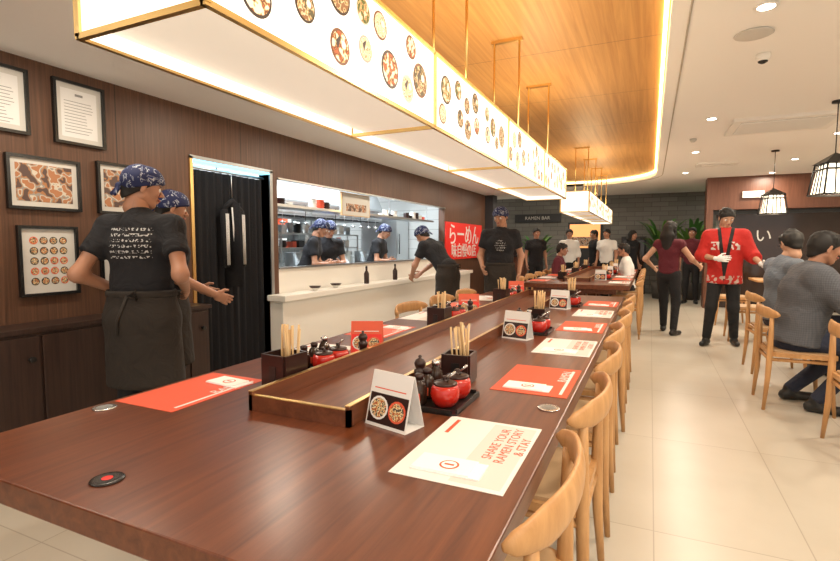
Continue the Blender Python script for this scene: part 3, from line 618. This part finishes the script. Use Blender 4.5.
def person(name,loc,yaw,H=1.72,skin=None,top=None,bot=None,lean=0,J=None,sleeve=.6,hem=.90,loose=0,apron=None,head='hair',hy=0,hp=0,sit=False,res=.016,w=1,glasses=False,glove=None,curl=.5,shoe=None):
    skin=skin or m_skin; top=top or m_tee; bot=bot or m_trous; J=J or {}; bl=B(); rn=random.Random(int(abs(loc[0]*100)+abs(loc[1]*37)))
    pz=.56 if sit else .95; pel=A(0,0,pz); th=math.radians(lean); c,s=math.cos(th),math.sin(th)
    def U(x,y,z): z=z-.95; return A(x,y*c+z*s,-y*s+z*c)+pel
    waist=U(0,0,1.08);chest=U(0,.005,1.30);uc=U(0,-.005,1.40);nb=U(0,-.015,1.455)
    jn={}
    for sd,k in ((1,'R'),(-1,'L')):
        jn['sh'+k]=U(sd*.178*w,-.01,1.40)
        jn['el'+k]=A(*J['el'+k]) if 'el'+k in J else jn['sh'+k]+A(sd*.06,-.03,-.28)
        jn['wr'+k]=A(*J['wr'+k]) if 'wr'+k in J else jn['el'+k]+A(0,.09,-.23)
        jn['hp'+k]=pel+A(sd*.09,0,-.04)
        if sit: dk=A(sd*.13,.43,.50); da=A(sd*.13,.40,.085)
        else: dk=A(sd*.10,.015,.50); da=A(sd*.11,-.02,.085)
        jn['kn'+k]=A(*J['kn'+k]) if 'kn'+k in J else dk
        jn['an'+k]=A(*J['an'+k]) if 'an'+k in J else da
    def T(e,lo=None,cut=''):
        return [(lo if lo is not None else pel+A(0,0,-.03),waist,.108*w+e,.096*w+e,Xv,.68,cut),(waist,chest,.096*w+e,.114*w+e,Xv,.69),(chest,uc,.114*w+e,.080+e,Xv,.66),
            (uc,jn['shR'],.062+e,.056+e),(uc,jn['shL'],.062+e,.056+e)]
    hc=U(0,.015 if not sit else .02,1.625)
    Rm=np.array((Euler((math.radians(hp-lean*.55),0,math.radians(hy)),'XYZ')).to_matrix())
    def Hh(x,y,z): return Rm@A(x,y,z)+hc
    Hx=Rm@Xv
    body=T(-.004)+[(nb,Hh(0,-.02,-.05),.056,.050)]
    for k in 'RL':
        body+= [(jn['sh'+k],jn['el'+k],.050,.039),(jn['el'+k],jn['wr'+k],.041,.026),(jn['hp'+k],jn['kn'+k],.083,.055),(jn['kn'+k],jn['an'+k],.054,.036)]
    sdfmesh(bl,body,skin,res,.035)
    e=.014+loose
    tp=T(e,(pel+A(0,0,hem-.95)) if not sit else pel+A(0,0,-.06),'a')
    tp.append((nb+(uc-nb)*.3,nb+(nb-uc)*.12,.070+loose*.5,.064))
    for k in 'RL':
        sh,el,wr=jn['sh'+k],jn['el'+k],jn['wr'+k]
        if sleeve<=1: tp.append((sh,sh+(el-sh)*sleeve,.056+e*.8,.050+e*1.2,Xv,1,'b'))
        else: tp.append((sh,el,.056+e,.047+e)); tp.append((el,el+(wr-el)*(sleeve-1),.047+e,.036+e*1.4,Xv,1,'b'))
    sdfmesh(bl,tp,top,res,.035)
    tr=[(pel+A(0,0,-.05),pel+A(0,0,.07),.112*w,.104*w,Xv,.68)]
    for k in 'RL': tr+= [(jn['hp'+k],jn['kn'+k],.094,.068),(jn['kn'+k],jn['an'+k],.068,.050,Xv,1,'b')]
    sdfmesh(bl,tr,bot,res,.03)
    sh_=[]
    for k,sd in (('R',1),('L',-1)):
        an=jn['an'+k]; fd=A(sd*.25,1,0); fd/=np.linalg.norm(fd)
        sh_+= [(an+A(0,0,.01),an+fd*.02+A(0,0,-.035),.042,.045),(an-fd*.035+A(0,0,-.045),an+fd*.16+A(0,0,-.052),.040,.034)]
    zf=min(jn['anR'][2],jn['anL'][2])-.085
    sdfmesh(bl,sh_,shoe or m_shoe,min(res,.012),.02,[(A(0,0,zf+.002),A(0,0,-1))])
    if apron:
        ap=[(pel+A(0,0,.07),pel+A(0,.0,-.08),.128*w,.142*w,Xv,.70,'a'),(pel+A(0,0,-.08),(jn['knR']+jn['knL'])/2+A(0,.0,-.02),.142*w,.150*w,Xv,.70,'b')]
        sdfmesh(bl,ap,apron,res,.03)
        bl.tube([tuple(pel+A(.186*w*math.sin(a*.2618),.128*w*math.cos(a*.2618),.065)) for a in range(25)],[(.022,.006)]*25,apron,6,caps=False)
        bl.tube([tuple(pel+A(.0,-.135,.06)),tuple(pel+A(.06,-.16,.09)),tuple(pel+A(.07,-.16,.04)),tuple(pel+A(0,-.135,.06))],[.008]*4,apron,6); bl.tube([tuple(pel+A(.0,-.14,.06)),tuple(pel+A(-.05,-.16,-.08)),tuple(pel+A(-.055,-.155,-.16))],[(.010,.004)]*3,apron,6)
    hr=max(.0055,res*.38)
    sk=[(Hh(0,-.020,.030),Hh(0,.014,.034),.083,.078,Hx,1.07)]
    hd=sk+[(Hh(0,.030,.0),Hh(0,.046,-.076),.060,.034,Hx,.98),(Hh(.040,.0,-.045),Hh(.012,.052,-.088),.028,.020),(Hh(-.040,.0,-.045),Hh(-.012,.052,-.088),.028,.020),(Hh(0,-.025,-.05),Hh(0,-.035,-.12),.052,.052)]
    hd=hd+[(Hh(.034,.060,-.018),Hh(.030,.055,-.03),.022,.02),(Hh(-.034,.060,-.018),Hh(-.030,.055,-.03),.022,.02)]
    sdfmesh(bl,hd,skin,hr,.018)
    fe=[(Hh(0,.086,.012),Hh(0,.108,-.022),.007,.0115),(Hh(.012,.094,-.026),Hh(.011,.092,-.027),.008,.007),(Hh(-.012,.094,-.026),Hh(-.011,.092,-.027),.008,.007),(Hh(0,.072,-.05),Hh(0,.076,-.06),.020,.018)]
    sdfmesh(bl,fe,skin,.005 if res<.018 else .006,.006)
    for q in (1,-1): sdfmesh(bl,[(Hh(q*.080,-.008,.012),Hh(q*.080,-.012,-.024),.019,.012,Hx,2.0)],skin,.005,.01)
    sdfmesh(bl,[(Hh(-.021,.088,-.052),Hh(.021,.088,-.052),.0055,.0055),(Hh(-.012,.093,-.053),Hh(.012,.093,-.053),.0075,.0075)],m_lip,.004,.006)
    for q in (1,-1):
        sdfmesh(bl,[(Hh(q*.031,.077,.004),Hh(q*.033,.077,.004),.0135,.0135)],m_eye,.005,.01)
        sdfmesh(bl,[(Hh(q*.032,.0865,.004),Hh(q*.0321,.0865,.004),.0068,.0068)],m_iris,.0035,.01)
        sdfmesh(bl,[(Hh(q*.016,.090,.026),Hh(q*.046,.080,.028),.004,.003)],m_hair,.003,.01)
        if glasses:
            bl.tube([tuple(Hh(q*.033+.024*math.cos(a*.524),.099,.002+.018*math.sin(a*.524))) for a in range(13)],.0022,m_black,6); bl.tube([tuple(Hh(q*.056,.097,.006)),tuple(Hh(q*.082,-.01,.008))],.0022,m_black,6)
    def plane(y0,z0,y1,z1):
        v_=A(0,y0-y1,z0-z1); nn=A(0,v_[2],-v_[1]); nn/=np.linalg.norm(nn); return (Hh(0,y0,z0),Rm@nn)
    inf=[(p[0],p[1],p[2]+.014,p[3]+.012)+tuple(p[4:]) for p in sk]
    tufts=[]
    if head!='cap':
        for i in range(34):
            a=rn.uniform(0,6.28); el_=rn.uniform(.15,1.35); dr=A(math.cos(a)*math.cos(el_),math.sin(a)*math.cos(el_),math.sin(el_))
            if dr[1]>.75 and dr[2]<.45: continue
            p=A(0,-.006,.035)+dr*A(.084,.098,.088); q=p+A(dr[0]*.25,dr[1]*.25+.1,-.75)*rn.uniform(.022,.04); tufts.append((Hh(*p),Hh(*q),.016,.007))
    sdfmesh(bl,inf+tufts+[(Hh(0,-.055,.0),Hh(0,-.060,-.045),.064,.05,Hx,.9)],m_hair,hr,.012,[plane(.095,.058,-.085,-.078)] if head!='cap' else [plane(.095,.062,-.085,-.070)])
    if head=='hair': 
        for q in (1,-1): sdfmesh(bl,[(Hh(q*.078,.012,.03),Hh(q*.079,.016,.0),.014,.008,Hx,1.4)],m_hair,hr,.01)
    if head=='cap':
        inf2=[(p[0]+Rm@A(0,0,.004),p[1]+Rm@A(0,0,.004),p[2]+.022,p[3]+.020)+tuple(p[4:]) for p in sk]
        fold=[]
        for i in range(9):
            a=-1.2+i*.3; fold.append((Hh(.07*math.sin(a),.07*math.cos(a)-.01,.085),Hh(.025*math.sin(a),-.10,.02),.014,.012))
        sdfmesh(bl,inf2+fold,m_band,hr,.012,[plane(.095,.040,-.085,-.022)])
        sdfmesh(bl,[(Hh(0,-.105,-.005),Hh(0,-.122,-.008),.020,.018),(Hh(0,-.118,-.01),Hh(.038,-.138,-.065),.013,.012,Hx,1.6),(Hh(0,-.118,-.01),Hh(-.032,-.145,-.06),.013,.012,Hx,1.6)],m_band,.006,.01)
    if head=='long':
        sdfmesh(bl,[(Hh(0,-.06,.02),Hh(0,-.075,-.10),.070,.075,Hx,.85),(Hh(0,-.075,-.10),Hh(0,-.09,-.30),.07,.045,Hx,.6)],m_hair,hr,.03)
        for q in (1,-1): sdfmesh(bl,[(Hh(q*.075,.0,.03),Hh(q*.085,-.01,-.14),.028,.022),(Hh(q*.085,-.01,-.14),Hh(q*.07,-.04,-.24),.022,.015)],m_hair,hr,.02)
    for sd,k in ((1,'R'),(-1,'L')):
        d=jn['wr'+k]-jn['el'+k]; nn=A(*J['n'+k]) if 'n'+k in J else A(-sd,.25,0)
        if 'd'+k in J: d=A(*J['d'+k])
        hand(bl,jn['wr'+k],d,nn,sd,glove or skin,.0048 if res<.018 else .0065,J.get('c'+k,curl))
    sc=H/1.75; bl.v=[(x*sc,y*sc,z*sc) for x,y,z in bl.v]
    return bl.obj(name,loc,yaw)
F=.024
person('chef',(-2.66,1.94,0),22,1.73,top=m_teeback,lean=3,head='cap',hy=-50,hp=-8,apron=m_apron,res=.0125,w=1.05,J=dict(elR=(.30,-.12,1.13),wrR=(.20,.12,1.03),elL=(-.28,-.14,1.13),wrL=(-.20,.10,1.02)))
person('chef',(-3.05,2.42,0),-25,1.65,lean=3,head='cap',hy=-5,hp=-10,apron=m_apron,res=.014,J=dict(elR=(.27,.02,1.12),wrR=(.27,.25,1.0),elL=(-.25,.04,1.12),wrL=(-.12,.26,1.02)))
person('chef',(-2.50,6.35,0),75,1.72,lean=42,head='cap',hp=-8,apron=m_apron,res=.016,J=dict(elR=(.24,.42,1.05),wrR=(.16,.60,.90),elL=(-.24,.40,1.02),wrL=(-.12,.56,.86)))
person('chef',(-1.80,6.45,0),-165,1.77,top=m_teefront,lean=4,head='cap',hy=-25,hp=-14,apron=m_apron,res=.015,J=dict(elR=(.26,-.02,1.12),wrR=(.22,.18,.98),elL=(-.27,-.04,1.12),wrL=(-.24,.10,.90)))
for i,(x,y,yw) in enumerate(((-4.22,5.45,-60),(-4.35,6.10,-125),(-4.25,7.3,-80))):
    person('kitchen_cook',(x,y,0),yw,1.66,lean=20,head='cap',hp=-14,apron=m_apron,res=.018,J=dict(elR=(.24,.18,1.08),wrR=(.12,.34,1.08),elL=(-.24,.18,1.08),wrL=(-.12,.34,1.08)))
person('waiter_in_red_happi',(.86,7.35,0),172,1.74,skin=m_skin2,top=m_happi,loose=.016,sleeve=1.35,hem=.80,head='hair',hy=20,hp=-22,glove=m_glove,res=.016,lean=3,
    J=dict(elR=(.26,.00,1.15),wrR=(.08,.24,1.12),elL=(-.29,.04,1.15),wrL=(-.38,.28,1.06),anR=(.17,.05,.085),anL=(-.13,-.16,.085),knR=(.13,.06,.5),knL=(-.11,-.01,.5),dR=(-.8,.5,0),dL=(-.5,.9,-.2)))
person('waitress',(.25,8.1,0),-20,1.62,skin=m_skin2,top=m_burg,sleeve=.25,hem=.93,head='long',w=.88,res=.017,hy=-15,J=dict(elR=(.32,.04,1.16),wrR=(.36,.26,1.06),elL=(-.34,-.06,1.16),wrL=(-.28,.14,1.02),anR=(.16,-.20,.085),anL=(-.10,.14,.085),knR=(.13,-.03,.5),knL=(-.10,.12,.5)))
person('waiter',(.82,12.4,0),170,1.66,top=m_burg,sleeve=1.3,res=F,w=.95)
person('seated_customer',(1.06,4.82,0),-90,1.80,skin=m_skin,top=m_grey,sleeve=1.6,loose=.028,bot=m_jean,sit=True,lean=12,head='hair',hy=12,hp=-4,res=.014,w=1.25,
    J=dict(elR=(.30,.24,.84),wrR=(.12,.46,.79),elL=(-.31,.24,.84),wrL=(-.10,.48,.79),anR=(.14,.12,.085),knR=(.15,.42,.50),anL=(-.16,.02,.085),knL=(-.16,.42,.50)))
person('seated_customer',(1.20,6.05,0),-75,1.84,skin=m_skin2,top=m_blueg,sleeve=1.4,bot=m_jean,sit=True,lean=4,head='hair',hy=95,hp=-14,glasses=True,res=.016,w=1.08,loose=.01,J=dict(elR=(.25,.16,.84),wrR=(.12,.38,.80),elL=(-.25,.16,.84),wrL=(-.08,.38,.80)))
person('seated_customer',(-.33,9.71,0),90,1.7,top=m_chefw,sleeve=1.4,sit=True,res=F,lean=8)
person('seated_customer',(-1.62,9.71,0),-90,1.7,top=m_burg,sleeve=1.4,sit=True,res=F,lean=8)
person('cook_in_white',(-1.8,12.6,0),-170,1.66,top=m_chefw,sleeve=1.4,res=F)
for (x,y,a,hh,t,hd_) in ((-2.35,11.4,-150,1.66,m_tee,'hair'),(-.95,12.7,160,1.66,m_chefw,'hair'),(-3.0,10.6,-120,1.6,m_blueg,'long'),(-1.3,13.4,120,1.66,m_tee,'hair'),(-.4,12.9,-120,1.62,m_tee,'long')):
    person('standing_customer',(x,y,0),a,hh,top=t,sleeve=.6,head=hd_,res=F)

# ---------------------------------------------------------------- lights
def area(loc,rot,size,e,col,sy=None):
    l=D.lights.new('lamp','AREA'); l.energy=e; l.color=col; l.size=size
    if sy: l.shape='RECTANGLE'; l.size_y=sy
    o=D.objects.new('lamp',l); o.location=loc; o.rotation_euler=[math.radians(a) for a in rot]; COL.objects.link(o)
area((-4.15,6.3,2.44),(0,0,0),.2,130,(.88,.95,1),4.6)
area((-6.1,6.3,2.44),(0,0,0),.2,130,(.88,.95,1),4.6)
for y,z in ((5.95,1.72),(8.65,1.68)):
    l=D.lights.new('pendant_bulb','POINT'); l.energy=8; l.color=(1,.82,.6); l.shadow_soft_size=.08; o=D.objects.new('pendant_bulb',l); o.location=(1.55,y,z-.04); COL.objects.link(o)
for y in (1.2,2.9,4.6,8.4,10.6): area((-.967,y,2.03),(180,0,0),.25,10,(1,.76,.44),1.2)
W=D.worlds.new('world'); SC.world=W; W.use_nodes=True; bg=W.node_tree.nodes['Background']; bg.inputs[0].default_value=(1,.93,.83,1); bg.inputs[1].default_value=1.3

cam=D.cameras.new('camera'); cam.sensor_width=36; cam.lens=500/840*36; cam.clip_start=.02
co=D.objects.new('camera',cam); COL.objects.link(co); co.location=(0,0,1.28)
co.rotation_euler=(math.radians(90-4.06),0,math.radians(24.7)); SC.camera=co
